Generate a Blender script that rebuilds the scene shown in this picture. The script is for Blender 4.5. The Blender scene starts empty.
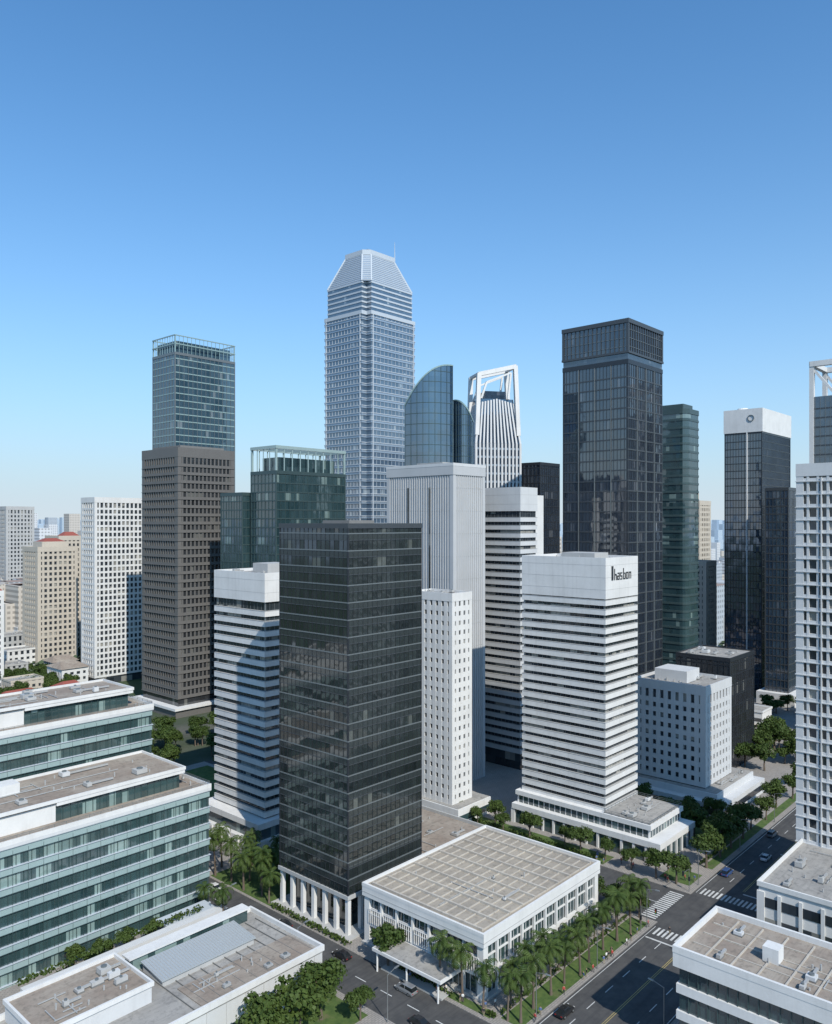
import bpy, math, random
from mathutils import Vector, Matrix
random.seed(7)
R=random.random
def U(a,b): return a+(b-a)*R()
scene=bpy.context.scene
GA=math.radians(48.0); CU,SU=math.cos(GA),math.sin(GA)
def W(u,v): return (CU*u-SU*v, SU*u+CU*v)

# ------------------------------------------------------------------ materials
def newmat(name):
    m=bpy.data.materials.new(name); m.use_nodes=True
    nt=m.node_tree; b=nt.nodes['Principled BSDF']
    return m,nt,b
def N(nt,t,**k):
    n=nt.nodes.new(t)
    for a,v in k.items(): setattr(n,a,v)
    return n
def mathn(nt,op,a,b=None,c=None):
    n=N(nt,'ShaderNodeMath',operation=op)
    for i,x in enumerate((a,b,c)):
        if x is None: continue
        if isinstance(x,(int,float)): n.inputs[i].default_value=x
        else: nt.links.new(x,n.inputs[i])
    return n.outputs[0]
def mixc(nt,f,a,b,bt='MIX'):
    n=N(nt,'ShaderNodeMix',data_type='RGBA',blend_type=bt)
    for s,x in ((0,f),(6,a),(7,b)):
        if isinstance(x,(int,float)): n.inputs[s].default_value=x
        elif isinstance(x,tuple): n.inputs[s].default_value=(*x[:3],1)
        else: nt.links.new(x,n.inputs[s])
    return n.outputs[2]
def noise(nt,vec,scale,detail=4,rough=.55):
    n=N(nt,'ShaderNodeTexNoise'); n.inputs['Scale'].default_value=scale
    n.inputs['Detail'].default_value=detail; n.inputs['Roughness'].default_value=rough
    nt.links.new(vec,n.inputs['Vector']); return n.outputs['Fac']
def ramp(nt,f,a,b,c=0.,d=1.):
    n=N(nt,'ShaderNodeMapRange'); nt.links.new(f,n.inputs[0])
    for i,x in enumerate((a,b,c,d)): n.inputs[i+1].default_value=x
    return n.outputs[0]
def mapping(nt,vec,sc):
    n=N(nt,'ShaderNodeMapping'); n.inputs['Scale'].default_value=sc
    nt.links.new(vec,n.inputs['Vector']); return n.outputs[0]

def wall(name,col,dirt=None,rough=.75,amt=.35,spec=.3,streak=.5,metal=0.):
    m,nt,b=newmat(name)
    tc=N(nt,'ShaderNodeTexCoord').outputs['Object']
    if dirt is None: dirt=tuple(c*.62 for c in col)
    n1=ramp(nt,noise(nt,tc,.18,6),.35,.75)
    n2=ramp(nt,noise(nt,mapping(nt,tc,(1.1,1.1,.05)),1.0,4),.5,.8)
    n3=noise(nt,tc,2.5,3)
    f=mathn(nt,'MULTIPLY',mathn(nt,'ADD',mathn(nt,'MULTIPLY',n1,.6),mathn(nt,'MULTIPLY',n2,streak)),amt)
    f=mathn(nt,'ADD',f,mathn(nt,'MULTIPLY',mathn(nt,'SUBTRACT',n3,.5),.25))
    f=mathn(nt,'MAXIMUM',mathn(nt,'MINIMUM',f,1.),0.)
    nt.links.new(mixc(nt,f,col,dirt),b.inputs['Base Color'])
    b.inputs['Roughness'].default_value=rough; b.inputs['Metallic'].default_value=metal
    b.inputs['Specular IOR Level'].default_value=spec
    return m
def glass(name,c1,c2,bay=1.5,flo=3.8,ior=1.8,rough=.06,blind=.1,bcol=(.25,.26,.25),tilt=.02,zo=0.,metal=0.):
    m,nt,b=newmat(name)
    tc=N(nt,'ShaderNodeTexCoord').outputs['Object']
    s=N(nt,'ShaderNodeSeparateXYZ'); nt.links.new(tc,s.inputs[0])
    a=mathn(nt,'FLOOR',mathn(nt,'DIVIDE',mathn(nt,'ADD',s.outputs[0],s.outputs[1]),bay))
    z=mathn(nt,'FLOOR',mathn(nt,'DIVIDE',mathn(nt,'ADD',s.outputs[2],-zo),flo))
    c=N(nt,'ShaderNodeCombineXYZ'); nt.links.new(a,c.inputs[0]); nt.links.new(z,c.inputs[1])
    wn=N(nt,'ShaderNodeTexWhiteNoise',noise_dimensions='3D'); nt.links.new(c.outputs[0],wn.inputs['Vector'])
    a2=mathn(nt,'FLOOR',mathn(nt,'DIVIDE',a,5.)); c2n=N(nt,'ShaderNodeCombineXYZ')
    nt.links.new(a2,c2n.inputs[0]); nt.links.new(z,c2n.inputs[1]); c2n.inputs[2].default_value=7
    wn2=N(nt,'ShaderNodeTexWhiteNoise',noise_dimensions='3D'); nt.links.new(c2n.outputs[0],wn2.inputs['Vector'])
    f=mathn(nt,'ADD',mathn(nt,'MULTIPLY',wn.outputs['Value'],.5),mathn(nt,'MULTIPLY',wn2.outputs['Value'],.5))
    col=mixc(nt,f,c1,c2)
    bl=mathn(nt,'GREATER_THAN',f,(1.0-blind*1.6) if blind>0 else 2.0)
    col=mixc(nt,mathn(nt,'MULTIPLY',bl,wn.outputs['Value']),col,bcol)
    nt.links.new(col,b.inputs['Base Color'])
    b.inputs['Roughness'].default_value=rough; b.inputs['IOR'].default_value=ior
    b.inputs['Metallic'].default_value=metal
    g=N(nt,'ShaderNodeNewGeometry')
    v1=N(nt,'ShaderNodeVectorMath',operation='SUBTRACT'); nt.links.new(wn.outputs['Color'],v1.inputs[0]); v1.inputs[1].default_value=(.5,.5,.5)
    v2=N(nt,'ShaderNodeVectorMath',operation='SCALE'); nt.links.new(v1.outputs[0],v2.inputs[0]); v2.inputs['Scale'].default_value=tilt
    nz=N(nt,'ShaderNodeTexNoise'); nz.inputs['Scale'].default_value=.25; nt.links.new(tc,nz.inputs['Vector'])
    v3=N(nt,'ShaderNodeVectorMath',operation='SUBTRACT'); nt.links.new(nz.outputs['Color'],v3.inputs[0]); v3.inputs[1].default_value=(.5,.5,.5)
    v4=N(nt,'ShaderNodeVectorMath',operation='SCALE'); nt.links.new(v3.outputs[0],v4.inputs[0]); v4.inputs['Scale'].default_value=.05
    v5=N(nt,'ShaderNodeVectorMath',operation='ADD'); nt.links.new(v2.outputs[0],v5.inputs[0]); nt.links.new(v4.outputs[0],v5.inputs[1])
    v6=N(nt,'ShaderNodeVectorMath',operation='ADD'); nt.links.new(g.outputs['Normal'],v6.inputs[0]); nt.links.new(v5.outputs[0],v6.inputs[1])
    v7=N(nt,'ShaderNodeVectorMath',operation='NORMALIZE'); nt.links.new(v6.outputs[0],v7.inputs[0])
    nt.links.new(v7.outputs[0],b.inputs['Normal'])
    return m
def plain(name,col,rough=.5,metal=0.,spec=.5):
    m,nt,b=newmat(name)
    tc=N(nt,'ShaderNodeTexCoord').outputs['Object']
    f=noise(nt,tc,3.0,3)
    nt.links.new(mixc(nt,f,tuple(c*.85 for c in col),tuple(min(1,c*1.1) for c in col)),b.inputs['Base Color'])
    b.inputs['Roughness'].default_value=rough; b.inputs['Metallic'].default_value=metal
    b.inputs['Specular IOR Level'].default_value=spec
    return m
def roofm(name,c1,c2,c3):
    m,nt,b=newmat(name)
    tc=N(nt,'ShaderNodeTexCoord').outputs['Object']
    f1=ramp(nt,noise(nt,tc,.12,7,.65),.38,.62); f2=ramp(nt,noise(nt,tc,.9,5,.7),.5,.72)
    f3=ramp(nt,noise(nt,mapping(nt,tc,(.08,1.2,1)),1.,5,.7),.5,.75)
    c=mixc(nt,f1,c1,c2); c=mixc(nt,mathn(nt,'MULTIPLY',f2,.8),c,c3); c=mixc(nt,mathn(nt,'MULTIPLY',f3,.5),c,c3)
    nt.links.new(c,b.inputs['Base Color']); b.inputs['Roughness'].default_value=.9
    b.inputs['Specular IOR Level'].default_value=.15
    return m

white=wall('white_paint_facade',(.66,.655,.64),(.38,.375,.36),.6,.45)
white2=wall('white_tile_facade',(.56,.565,.565),(.36,.365,.37),.55,.4)
rib=wall('ribbed_light_grey_panels',(.45,.455,.46),(.32,.33,.335),.55,.4)
cream=wall('cream_stone_facade',(.50,.45,.38),(.34,.30,.25),.8,.4)
grey=wall('light_grey_concrete',(.42,.42,.41),(.26,.255,.25),.8,.5)
dgrey=wall('dark_grey_concrete',(.17,.17,.165),(.10,.10,.10),.8,.5)
brown=wall('grey_brown_stone_facade',(.140,.134,.127),(.095,.092,.088),.45,.4)
darkmet=plain('dark_metal_frame',(.07,.078,.086),.4,.3)
blackmet=plain('bronze_metal_fins',(.04,.045,.053),.3,.4)
midmet=plain('grey_metal_frame',(.19,.21,.215),.4,.4)
silver=wall('silver_cladding',(.46,.50,.54),(.35,.39,.43),.35,.3,.6,.2)
bluesil=wall('blue_silver_bands',(.30,.37,.45),(.22,.28,.34),.22,.4,.7,.2,.25)
tealband=plain('green_glass_spandrel',(.24,.34,.34),.25)
tealspan=wall('pale_teal_spandrel_glass',(.29,.38,.375),(.19,.27,.275),.15,.5,.8)
tealdark=plain('dark_teal_frame',(.06,.095,.098),.35,.3)
darkspan=wall('dark_spandrel_glass',(.034,.042,.042),(.024,.029,.029),.1,.5,.9)
roof_b=roofm('brown_roof_felt',(.25,.205,.17),(.33,.29,.245),(.15,.13,.11))
roof_g=roofm('grey_roof_felt',(.27,.26,.245),(.35,.335,.31),(.15,.145,.14))
roof_p=roofm('beige_roof_panels',(.36,.32,.265),(.29,.26,.22),(.19,.17,.145))
ribm=roofm('roof_rib_concrete',(.48,.44,.38),(.41,.375,.33),(.3,.275,.24))
redroof=plain('red_roof_tiles',(.26,.07,.05),.7)
g_black=glass('dark_curtain_glass',(.010,.014,.014),(.032,.041,.039),1.47,3.75,1.95,.05,.07,(.09,.10,.09),.03)
g_brown=glass('brown_tinted_glass',(.014,.015,.017),(.045,.048,.052),1.6,3.9,1.9,.08,.12,(.13,.13,.12))
g_blue=glass('blue_curtain_glass',(.018,.044,.064),(.055,.10,.13),1.6,4.0,2.1,.05,.08,(.16,.2,.22))
g_teal=glass('teal_curtain_glass',(.014,.034,.040),(.042,.078,.086),1.6,3.8,1.95,.06,.10,(.16,.22,.21))
g_tealL=glass('office_teal_glass',(.014,.032,.034),(.06,.11,.11),1.5,3.76,1.95,.06,.2,(.24,.33,.31))
g_sky=glass('reflective_sky_glass',(.05,.085,.13),(.09,.135,.19),1.6,4.0,2.2,.08,.08,(.25,.3,.34))
g_navy=glass('navy_tower_glass',(.012,.018,.028),(.034,.045,.062),1.45,3.9,2.25,.05,.06,(.09,.10,.115))
g_navyb=glass('blue_tower_glass',(.014,.028,.05),(.04,.065,.10),1.5,3.9,2.2,.05,.06,(.09,.11,.14))
g_win=glass('window_glass',(.014,.019,.024),(.055,.065,.075),2.2,3.0,1.7,.08,.2,(.3,.29,.26))
g_curve=glass('curved_blue_glass',(.016,.04,.075),(.035,.072,.12),2,4.0,2.5,.04,.0)
metalroof=plain('seamed_metal_skylight_panel',(.40,.43,.44),.3,.2)
acm=plain('galvanised_ducts',(.45,.45,.44),.5,.3)

# ------------------------------------------------------------------ mesh builder
class B:
    def __init__(s,name,x,y,rot=GA,z=0):
        s.name=name;s.x=x;s.y=y;s.rot=rot;s.z=z;s.p={}
    def _g(s,p,m):
        return s.p.setdefault((p,m.name),([],[],m))
    def box(s,p,m,x0,y0,z0,x1,y1,z1):
        V,F,_=s._g(p,m); n=len(V)
        V+=[(x0,y0,z0),(x1,y0,z0),(x1,y1,z0),(x0,y1,z0),(x0,y0,z1),(x1,y0,z1),(x1,y1,z1),(x0,y1,z1)]
        F+=[(n,n+3,n+2,n+1),(n+4,n+5,n+6,n+7),(n,n+1,n+5,n+4),(n+1,n+2,n+6,n+5),(n+2,n+3,n+7,n+6),(n+3,n,n+4,n+7)]
    def loft(s,p,m,P0,P1,cap=True):
        V,F,_=s._g(p,m); n=len(V); k=len(P0)
        V+=list(P0)+list(P1)
        for i in range(k):
            j=(i+1)%k; F.append((n+i,n+j,n+k+j,n+k+i))
        if cap:
            F.append(tuple(range(n+k-1,n-1,-1))); F.append(tuple(range(n+k,n+2*k)))
    def prism(s,p,m,poly,z0,z1,poly2=None):
        s.loft(p,m,[(x,y,z0) for x,y in poly],[(x,y,z1) for x,y in (poly2 or poly)])
    def cyl(s,p,m,x,y,z0,z1,r,r2=None,n=12):
        r2=r if r2 is None else r2
        c=[(math.cos(i*2*math.pi/n),math.sin(i*2*math.pi/n)) for i in range(n)]
        s.prism(p,m,[(x+r*a,y+r*b) for a,b in c],z0,z1,[(x+r2*a,y+r2*b) for a,b in c])
    def beam(s,p,m,a,b,w):
        a=Vector(a);b=Vector(b);d=(b-a).normalized()
        t=Vector((0,0,1)) if abs(d.z)<.9 else Vector((1,0,0))
        q=d.cross(t).normalized()*w/2; r=d.cross(q).normalized()*w/2
        s.loft(p,m,[tuple(a+i*q+j*r) for i,j in ((-1,-1),(1,-1),(1,1),(-1,1))],[tuple(b+i*q+j*r) for i,j in ((-1,-1),(1,-1),(1,1),(-1,1))])
    def bands(s,p,m,r,z0,z1,pitch,h,out,off=0):
        z=z0+off
        while z+h<=z1+.01:
            s.box(p,m,r[0]-out,r[1]-out,z,r[2]+out,r[3]+out,z+h); z+=pitch
    def mull(s,p,m,r,z0,z1,sp,w,out,corner=0,faces='xyXY'):
        x0,y0,x1,y1=r
        nx=max(1,round((x1-x0)/sp)); ny=max(1,round((y1-y0)/sp))
        for i in range(1,nx):
            c=x0+(x1-x0)*i/nx
            s.box(p,m,c-w/2,y0-out,z0,c+w/2,y0+.1,z1)
            s.box(p,m,c-w/2,y1-.1,z0,c+w/2,y1+out,z1)
        for i in range(1,ny):
            c=y0+(y1-y0)*i/ny
            s.box(p,m,x0-out,c-w/2,z0,x0+.1,c+w/2,z1)
            s.box(p,m,x1-.1,c-w/2,z0,x1+out,c+w/2,z1)
        if corner:
            o=out+.012;c=corner
            for a in (0,1):
                for b in (0,1):
                    xa,xb=(x0-o,x0+c) if a==0 else (x1-c,x1+o)
                    ya,yb=(y0-o,y0+c) if b==0 else (y1-c,y1+o)
                    s.box(p,m,xa,ya,z0,xb,yb,z1)
    def parapet(s,p,m,r,z,h=1.1,t=.4,rm=None):
        x0,y0,x1,y1=r
        s.box(p,m,x0,y0,z,x1,y0+t,z+h); s.box(p,m,x0,y1-t,z,x1,y1,z+h)
        s.box(p,m,x0,y0+t,z,x0+t,y1-t,z+h); s.box(p,m,x1-t,y0+t,z,x1,y1-t,z+h)
        if rm: s.box('roof_deck',rm,x0+t,y0+t,z-.3,x1-t,y1-t,z+.15)
    def clutter(s,r,z,n,seed=1,big=1.):
        rr=random.Random(seed); x0,y0,x1,y1=r
        cells=[(i,j) for i in range(5) for j in range(4)]; rr.shuffle(cells)
        for (i,j) in cells[:n]:
            cx=x0+(x1-x0)*(i+rr.uniform(.35,.65))/5; cy=y0+(y1-y0)*(j+rr.uniform(.35,.65))/4
            w=rr.uniform(.5,1.6)*big; d=rr.uniform(.5,1.3)*big; h=rr.uniform(.6,1.5)*big
            w=min(w,(x1-x0)/14); d=min(d,(y1-y0)/11)
            s.box('roof_plant_plinth',dgrey,cx-w-.1,cy-d-.1,z-.05,cx+w+.1,cy+d+.1,z+.2)
            s.box('roof_plant',rr.choice([acm,grey,grey,white2]),cx-w,cy-d,z+.2,cx+w,cy+d,z+h)
            s.cyl('roof_fan',midmet,cx,cy,z+h,z+h+.25,min(w,d)*.6)
            if rr.random()<.6:
                L=rr.uniform(2,(x1-x0)/5)
                s.box('roof_duct',acm,cx+w,cy-.2,z+.25,cx+w+L*.8,cy+.2,z+.6)
        for k in range(n*2):
            cx=rr.uniform(x0+1,x1-1);cy=rr.uniform(y0+1,y1-1)
            s.cyl('roof_vent',acm,cx,cy,z,z+rr.uniform(.4,1.1),.16,None,6)
        for k in range(max(1,n//2)):
            cx=rr.uniform(x0,x0+(x1-x0)*.5); cy=rr.uniform(y0+.6,y1-.6); L=rr.uniform(.2,.5)*(x1-x0)
            s.box('roof_pipe_run',acm,cx,cy-.07,z+.12,cx+L,cy+.07,z+.28)
            cx=rr.uniform(x0+.6,x1-.6); cy=rr.uniform(y0,y0+(y1-y0)*.5); L=rr.uniform(.2,.5)*(y1-y0)
            s.box('roof_pipe_run',acm,cx-.07,cy,z+.13,cx+.07,cy+L,z+.29)
    def rail(s,r,z,h=1.0,sp=2.):
        x0,y0,x1,y1=r
        for zz in (z+h*.55,z+h):
            for a_,b_ in (((x0,y0,zz),(x1,y0,zz)),((x0,y1,zz),(x1,y1,zz)),((x0,y0,zz),(x0,y1,zz)),((x1,y0,zz),(x1,y1,zz))): s.beam('roof_railing',midmet,a_,b_,.07)
        nx=int((x1-x0)/sp); ny=int((y1-y0)/sp)
        for i in range(nx+1):
            for y in (y0,y1): s.beam('roof_railing',midmet,(x0+(x1-x0)*i/nx,y,z),(x0+(x1-x0)*i/nx,y,z+h),.06)
        for i in range(1,ny):
            for x in (x0,x1): s.beam('roof_railing',midmet,(x,y0+(y1-y0)*i/ny,z),(x,y0+(y1-y0)*i/ny,z+h),.06)
    def done(s):
        e=bpy.data.objects.new(s.name,None); e.empty_display_size=2
        e.location=(s.x,s.y,s.z); e.rotation_euler=(0,0,s.rot); scene.collection.objects.link(e)
        byp={}
        for (p,mn),(V,F,m) in s.p.items(): byp.setdefault(p,[]).append((V,F,m))
        for p,L in byp.items():
            VV=[];FF=[];mi=[]
            me=bpy.data.meshes.new(p)
            for k,(V,F,m) in enumerate(L):
                o=len(VV);VV+=V;FF+=[tuple(i+o for i in f) for f in F];mi+=[k]*len(F);me.materials.append(m)
            me.from_pydata(VV,[],FF); me.polygons.foreach_set('material_index',mi); me.update()
            ob=bpy.data.objects.new(p,me); scene.collection.objects.link(ob); ob.parent=e
        return e

# ------------------------------------------------------------------ generic towers
def banded(name,x,y,a,b,z0,zc,H,pitch,h,out,m=white,g=g_win,cap=True):
    t=B(name,x,y); r=(0,0,a,b)
    t.box('window_strips',g,.0,.0,0,a,b,zc+.5)
    t.bands('facade_bands',m,r,z0,zc,pitch,h,out)
    t.bands('window_sills',grey,r,z0,zc,pitch,.12,out+.06,off=h*.98)
    t.mull('window_mullions',midmet,r,z0,zc,1.6,.08,.06,.3)
    t.box('cap_wall',m,-out-.05,-out-.05,zc,a+out+.05,b+out+.05,H-1.0)
    t.bands('cap_panel_joint',grey,(-out-.05,-out-.05,a+out+.05,b+out+.05),zc+2.5,H-1.2,3.4,.08,.02)
    t.parapet('parapet',m,(-out-.05,-out-.05,a+out+.05,b+out+.05),H-1.0,1.0,.4,roof_g)
    return t
def gridt(name,x,y,a,b,H,pitch,h,sp,w,out,m,g=g_win,z0=0,corner=1.2,top=3,roof=roof_g):
    t=B(name,x,y); r=(0,0,a,b)
    t.box('windows',g,0,0,0,a,b,H-top+.3)
    t.bands('spandrels',m,r,z0,H-top,pitch,h,out-.05)
    t.mull('piers',m,r,z0,H-top+.2,sp,w,out,corner)
    t.box('top_wall',m,-out-.08,-out-.08,H-top,a+out+.08,b+out+.08,H-1)
    t.parapet('parapet',m,(-out-.08,-out-.08,a+out+.08,b+out+.08),H-1,1.,.4,roof)
    return t
def curtain(name,x,y,a,b,H,pitch,h,sp,w,g,fr,fr2=None,out=.12,top=1.5,z0=0,mw=None):
    t=B(name,x,y); r=(0,0,a,b); fr2=fr2 or fr
    t.box('curtain_wall',g,0,0,0,a,b,H-top+.2)
    t.bands('floor_lines',fr,r,z0,H-top,pitch,h,out)
    t.mull('mullions',fr2,r,z0,H-top+.1,sp,w,out+.06,.35)
    t.box('top_fascia',fr2,-out-.1,-out-.1,H-top,a+out+.1,b+out+.1,H-.6)
    t.parapet('parapet',fr2,(-out-.1,-out-.1,a+out+.1,b+out+.1),H-.6,.6,.3,roof_g)
    return t

# ================= C: dark glass tower
t=B('dark_glass_office_tower',-14.7,173.0); a,b,H=23.8,23.4,89.4; r=(0,0,a,b)
t.box('curtain_wall',g_black,0,0,9,a,b,H-.5)
t.bands('spandrel_glass',darkspan,r,9,H-1.5,3.75,1.25,.04,off=2.1)
t.bands('floor_lines',midmet,r,9,H-1.5,3.75,.26,.13,off=3.35)
t.bands('floor_lines_thin',darkmet,r,9,H-1.5,3.75,.16,.09,off=1.95)
t.mull('mullions',blackmet,r,9,H-.8,1.47,.07,.10,.25)
t.box('top_fascia',darkmet,-.2,-.2,H-.8,a+.2,b+.2,H-.2)
t.parapet('parapet',darkmet,(-.2,-.2,a+.2,b+.2),H-.2,.5,.3,roof_g)
t.box('soffit',grey,-.3,-.3,8.2,a+.3,b+.3,9.05)
t.box('lobby_glass',g_black,2.6,2.6,.1,a-2.6,b-2.6,8.2)
for i in range(7):
    q=.5+i*(a-1)/6
    for yy in (.5,b-.5): t.box('base_columns',white,q-.45,yy-.45,0,q+.45,yy+.45,8.2)
    q=.5+i*(b-1)/6
    if 0<i<6:
        for xx in (.5,a-.5): t.box('base_columns',white,xx-.45,q-.45,0,xx+.45,q+.45,8.2)
t.box('plinth',grey,-1.5,-1.5,0,a+1.2,b+1.5,.5)
t.box('roof_housing',dgrey,6,6,H,14,15,H+1.0)
t.done()

# ================= D: white podium building
t=B('white_exhibition_hall',12.6,150.0); a,b=42.6,31.5; r=(0,0,a,b)
t.box('glazing',g_teal,0.6,.6,0,a-.6,b-.6,11)
t.box('floor_slab',white,-.1,-.1,4.2,a+.1,b+.1,4.9)
t.box('plinth',grey,-.6,-.6,0,a+.6,b+.6,.55)
t.box('transom',white,.3,.3,7.6,a-.3,b-.3,7.85)
t.mull('pilasters',white,(.3,.3,a-.3,b-.3),.5,10.6,4.3,.5,.45,1.0)
t.mull('mullions',white2,(.6,.6,a-.6,b-.6),.5,10.5,1.43,.1,.1)
t.box('fascia',white,-.5,-.5,10.3,a+.5,b+.5,12.3)
t.box('fascia_groove',grey,-.53,-.53,11.1,a+.53,b+.53,11.25)
t.parapet('parapet',white,(-.55,-.55,a+.55,b+.55),12.3,.7,.5)
t.box('roof_deck',roof_p,-.05,-.05,12.2,a+.05,b+.05,12.45)
for i in range(10):
    x=1.2+i*(a-2.4)/9
    t.box('roof_ribs',ribm,x-.22,1.0,12.4,x+.22,b-1.0,12.95)
for j in range(13):
    y=1.2+j*(b-2.4)/12
    t.box('roof_ribs_cross',ribm,1.0,y-.10,12.4,a-1.0,y+.10,12.68)
for k in range(7):
    y0=.9+k*(b-1.2)/7; y1=y0+(b-1.2)/7-1.0
    for z in (6.9,7.8): t.box('lattice_screen',white,-.32,y0,z,-.2,y1,z+.14)
    n=6
    for q in range(n+1):
        yy=y0+(y1-y0)*q/n; t.box('lattice_screen',white,-.36,yy-.06,4.9,-.18,yy+.06,7.9)
t.box('entrance_canopy',white,-6.5,5,4.0,-.3,23,4.6); t.box('canopy_roof',roof_g,-6.2,5.3,4.6,-.6,22.7,4.68)
for yy in (6,14,22): t.cyl('canopy_posts',white,-6,yy,0,4.0,.2)
t.box('canopy_steps',grey,-5,6,0,-.6,22,.35)
t.clutter((3,3,a-3,b-3),12.45,2,5,.4)
t.done()
t=B('low_link_building',*W(143.5,124.2)); a,b=24,27
t.box('walls',white,0,0,0,a,b,9.6); t.mull('piers',white2,(0,0,a,b),0,9,4,.6,.3,.8)
t.parapet('parapet',grey,(-.35,-.35,a+.35,b+.35),9.6,1.,.4,roof_b)
t.box('roof_housing',cream,4,12,9.7,10,18,12); t.clutter((2,2,a-2,b-2),9.75,5,9,.8); t.done()

# ================= F: left striped white tower
t=banded('striped_white_office_tower',-41.4,219.5,22.2,22.9,9,68,76.0,2.75,1.5,.55,white)
t.box('podium',white,-5,-3,0,26,26,4); t.box('podium_glass',g_teal,-3.5,-2,4,25,25,7); t.box('podium_roof',white,-4.2,-2.6,7,25.6,25.6,8.6)
t.mull('podium_columns',white,(-5,-3,26,26),0,3.9,4,.7,.4,.8)
t.box('roof_housing',grey,7,8,75,15,15,78); t.clutter((2,2,21,21),75.2,5,3,.8); t.done()

# ================= P: striped white tower right with podium
t=banded('striped_white_office_tower',52.6,223.0,18,26.7,9,68.5,80,2.62,1.5,.6,white)
t.box('core_slab',white,5,26.7,0,17,30.5,75)
px0,py0,px1,py1=-3.5,-18,17.5,29
t.box('podium_lower',g_teal,px0+.6,py0+.6,0,px1,py1,4.5); t.box('podium_slab',white,px0,py0,4.3,px1+1,py1,5.9)
t.mull('podium_columns',white,(px0+.6,py0+.6,px1,py1),0,4.3,3.6,.6,.4,.9)
t.box('podium_upper',g_teal,px0+2,py0+4,5.9,px1,py1-1,8.4); t.box('podium_roof',white,px0+1.2,py0+3.2,8.3,px1+.5,py1-.5,9.6)
t.box('podium_deck',roof_g,px0+1.8,py0+3.8,9.5,px1,-.7,9.8)
t.mull('podium_mullions',white,(px0+2,py0+4,px1,py1-1),5.9,8.3,1.8,.15,.15,.3)
t.rail((px0+1.6,py0+3.6,px1+.2,-.9),9.6,1.0)
t.clutter((-1,-12,16,-2),9.8,5,12,.8)
t.box('roof_housing',grey,5,6,79,13,17,81); t.clutter((1,1,17,25),79.2,6,4,.7)
GL={'h':[(0,0,.25,2.2),(.25,.9,.9,1.2),(.75,0,1.0,.9)],
 'a':[(0,0,.9,.22),(0,.22,.22,.6),(0,.62,.9,.84),(.68,.22,.92,1.4),(.1,1.2,.68,1.4)],
 's':[(0,0,.8,.2),(.6,.2,.8,.6),(0,.6,.8,.8),(0,.8,.2,1.2),(0,1.2,.8,1.4)],
 'b':[(0,0,.25,2.2),(.25,0,.9,.22),(.25,1.1,.9,1.3),(.7,.22,.95,1.1)],
 'o':[(0,0,.9,.22),(0,1.2,.9,1.4),(0,.22,.22,1.2),(.68,.22,.9,1.2)],
 'n':[(0,0,.22,1.4),(.22,1.2,.9,1.4),(.68,0,.9,1.2)]}
gx=4.2
for ch in 'hasbon':
    for (p0,p1,p2,p3) in GL[ch]:
        t.box('sign_letters',blackmet,gx+p0*1.45,-.78,73.6+p1*1.45,gx+p2*1.45,-.64,73.6+p3*1.45)
    gx+=1.75
t.box('sign_emblem',blackmet,2.6,-.78,73.6,3.6,-.64,77.6)
t.done()

# ================= hotel block
t=gridt('hotel_block',90.3,250.0,20.7,23,38.6,3.05,1.5,2.6,1.45,.35,white2,g_win,7,1.4,3)
t.box('podium',white2,-6,-8,0,30,26,4.6); t.box('podium_glass',g_brown,-6.1,-8.1,1.2,30.1,26.1,3.1)
t.box('podium_upper',white2,-3,-5,4.6,28,25,6.6); t.box('podium_deck',roof_g,-2.6,-4.6,6.5,27.6,24.6,6.7)
t.box('penthouse',white2,5,8,37,15,19,41.5); t.clutter((1,1,19,22),37.9,6,8,.8); t.clutter((-2,-4,27,-1),6.7,4,2,.5); t.done()
t=curtain('dark_office_block',113.0,288,24,20,41,3.8,.5,2,.2,g_brown,blackmet); t.clutter((2,2,20,18),40.6,5,3); t.done()

# ================= Q white slab with small windows
t=gridt('white_residential_slab',10.8,240,9,16,68.6,2.9,1.55,2.2,1.35,.3,white,g_win,5,1.0,2.5)
t.box('base',white,-2,-4,0,14,14,5); t.box('base_glass',g_teal,-2.1,-4.1,1.2,14.1,14.1,3); t.box('base_roof',roof_g,-1.6,-3.6,5,13.6,13.6,5.15); t.clutter((1,1,8,15),68,3,1,.6);t.done()
# ================= O ribbed tower
t=B('ribbed_white_tower',12.5,270); a,b,H=17.2,30.5,110
t.box('walls',rib,0,0,0,a,b,H-1)
t.mull('vertical_ribs',rib,(0,0,a,b),0,H-4,1.1,.35,.3,1.0)
t.bands('panel_joints',grey,(0,0,a,b),8,H-6,7.8,.12,.1)
t.box('window_slot',g_brown,-.4,9.8,12,.2,10.5,H-8); t.box('window_slot',g_brown,-.4,20,12,.2,20.7,H-8)
t.box('top_band',rib,-.45,-.45,H-4,a+.45,b+.45,H-1); t.parapet('parapet',white2,(-.5,-.5,a+.5,b+.5),H-1,1,.4)
t.box('roof_housing',grey,4,8,H-1,12,20,H+.9); t.done()
# ================= O2 striped slab behind
t=banded('striped_white_slab_tower',37.7,290,10,16.3,6,94,102.7,2.9,1.6,.5,white2)
t.box('rear_core',white,10.7,1,0,17,15,100); t.done()

# ================= G brown tower
t=gridt('brown_stone_office_tower',-110,370,30.4,31.6,124.7,3.85,1.35,2.1,.65,.35,brown,g_brown,8,1.6,4.5,roof_b)
t.bands('floor_shelves',brown,(0,0,30.4,31.6),8,119,3.85,.18,.6)
t.box('roof_louvres',dgrey,3,3,123.5,27,28,126)
t.box('base_block',brown,-3,-3,0,34,35,3.5);t.box('base_canopy',white,-4,-4,3.5,35,36,4.6); t.done()
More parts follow.
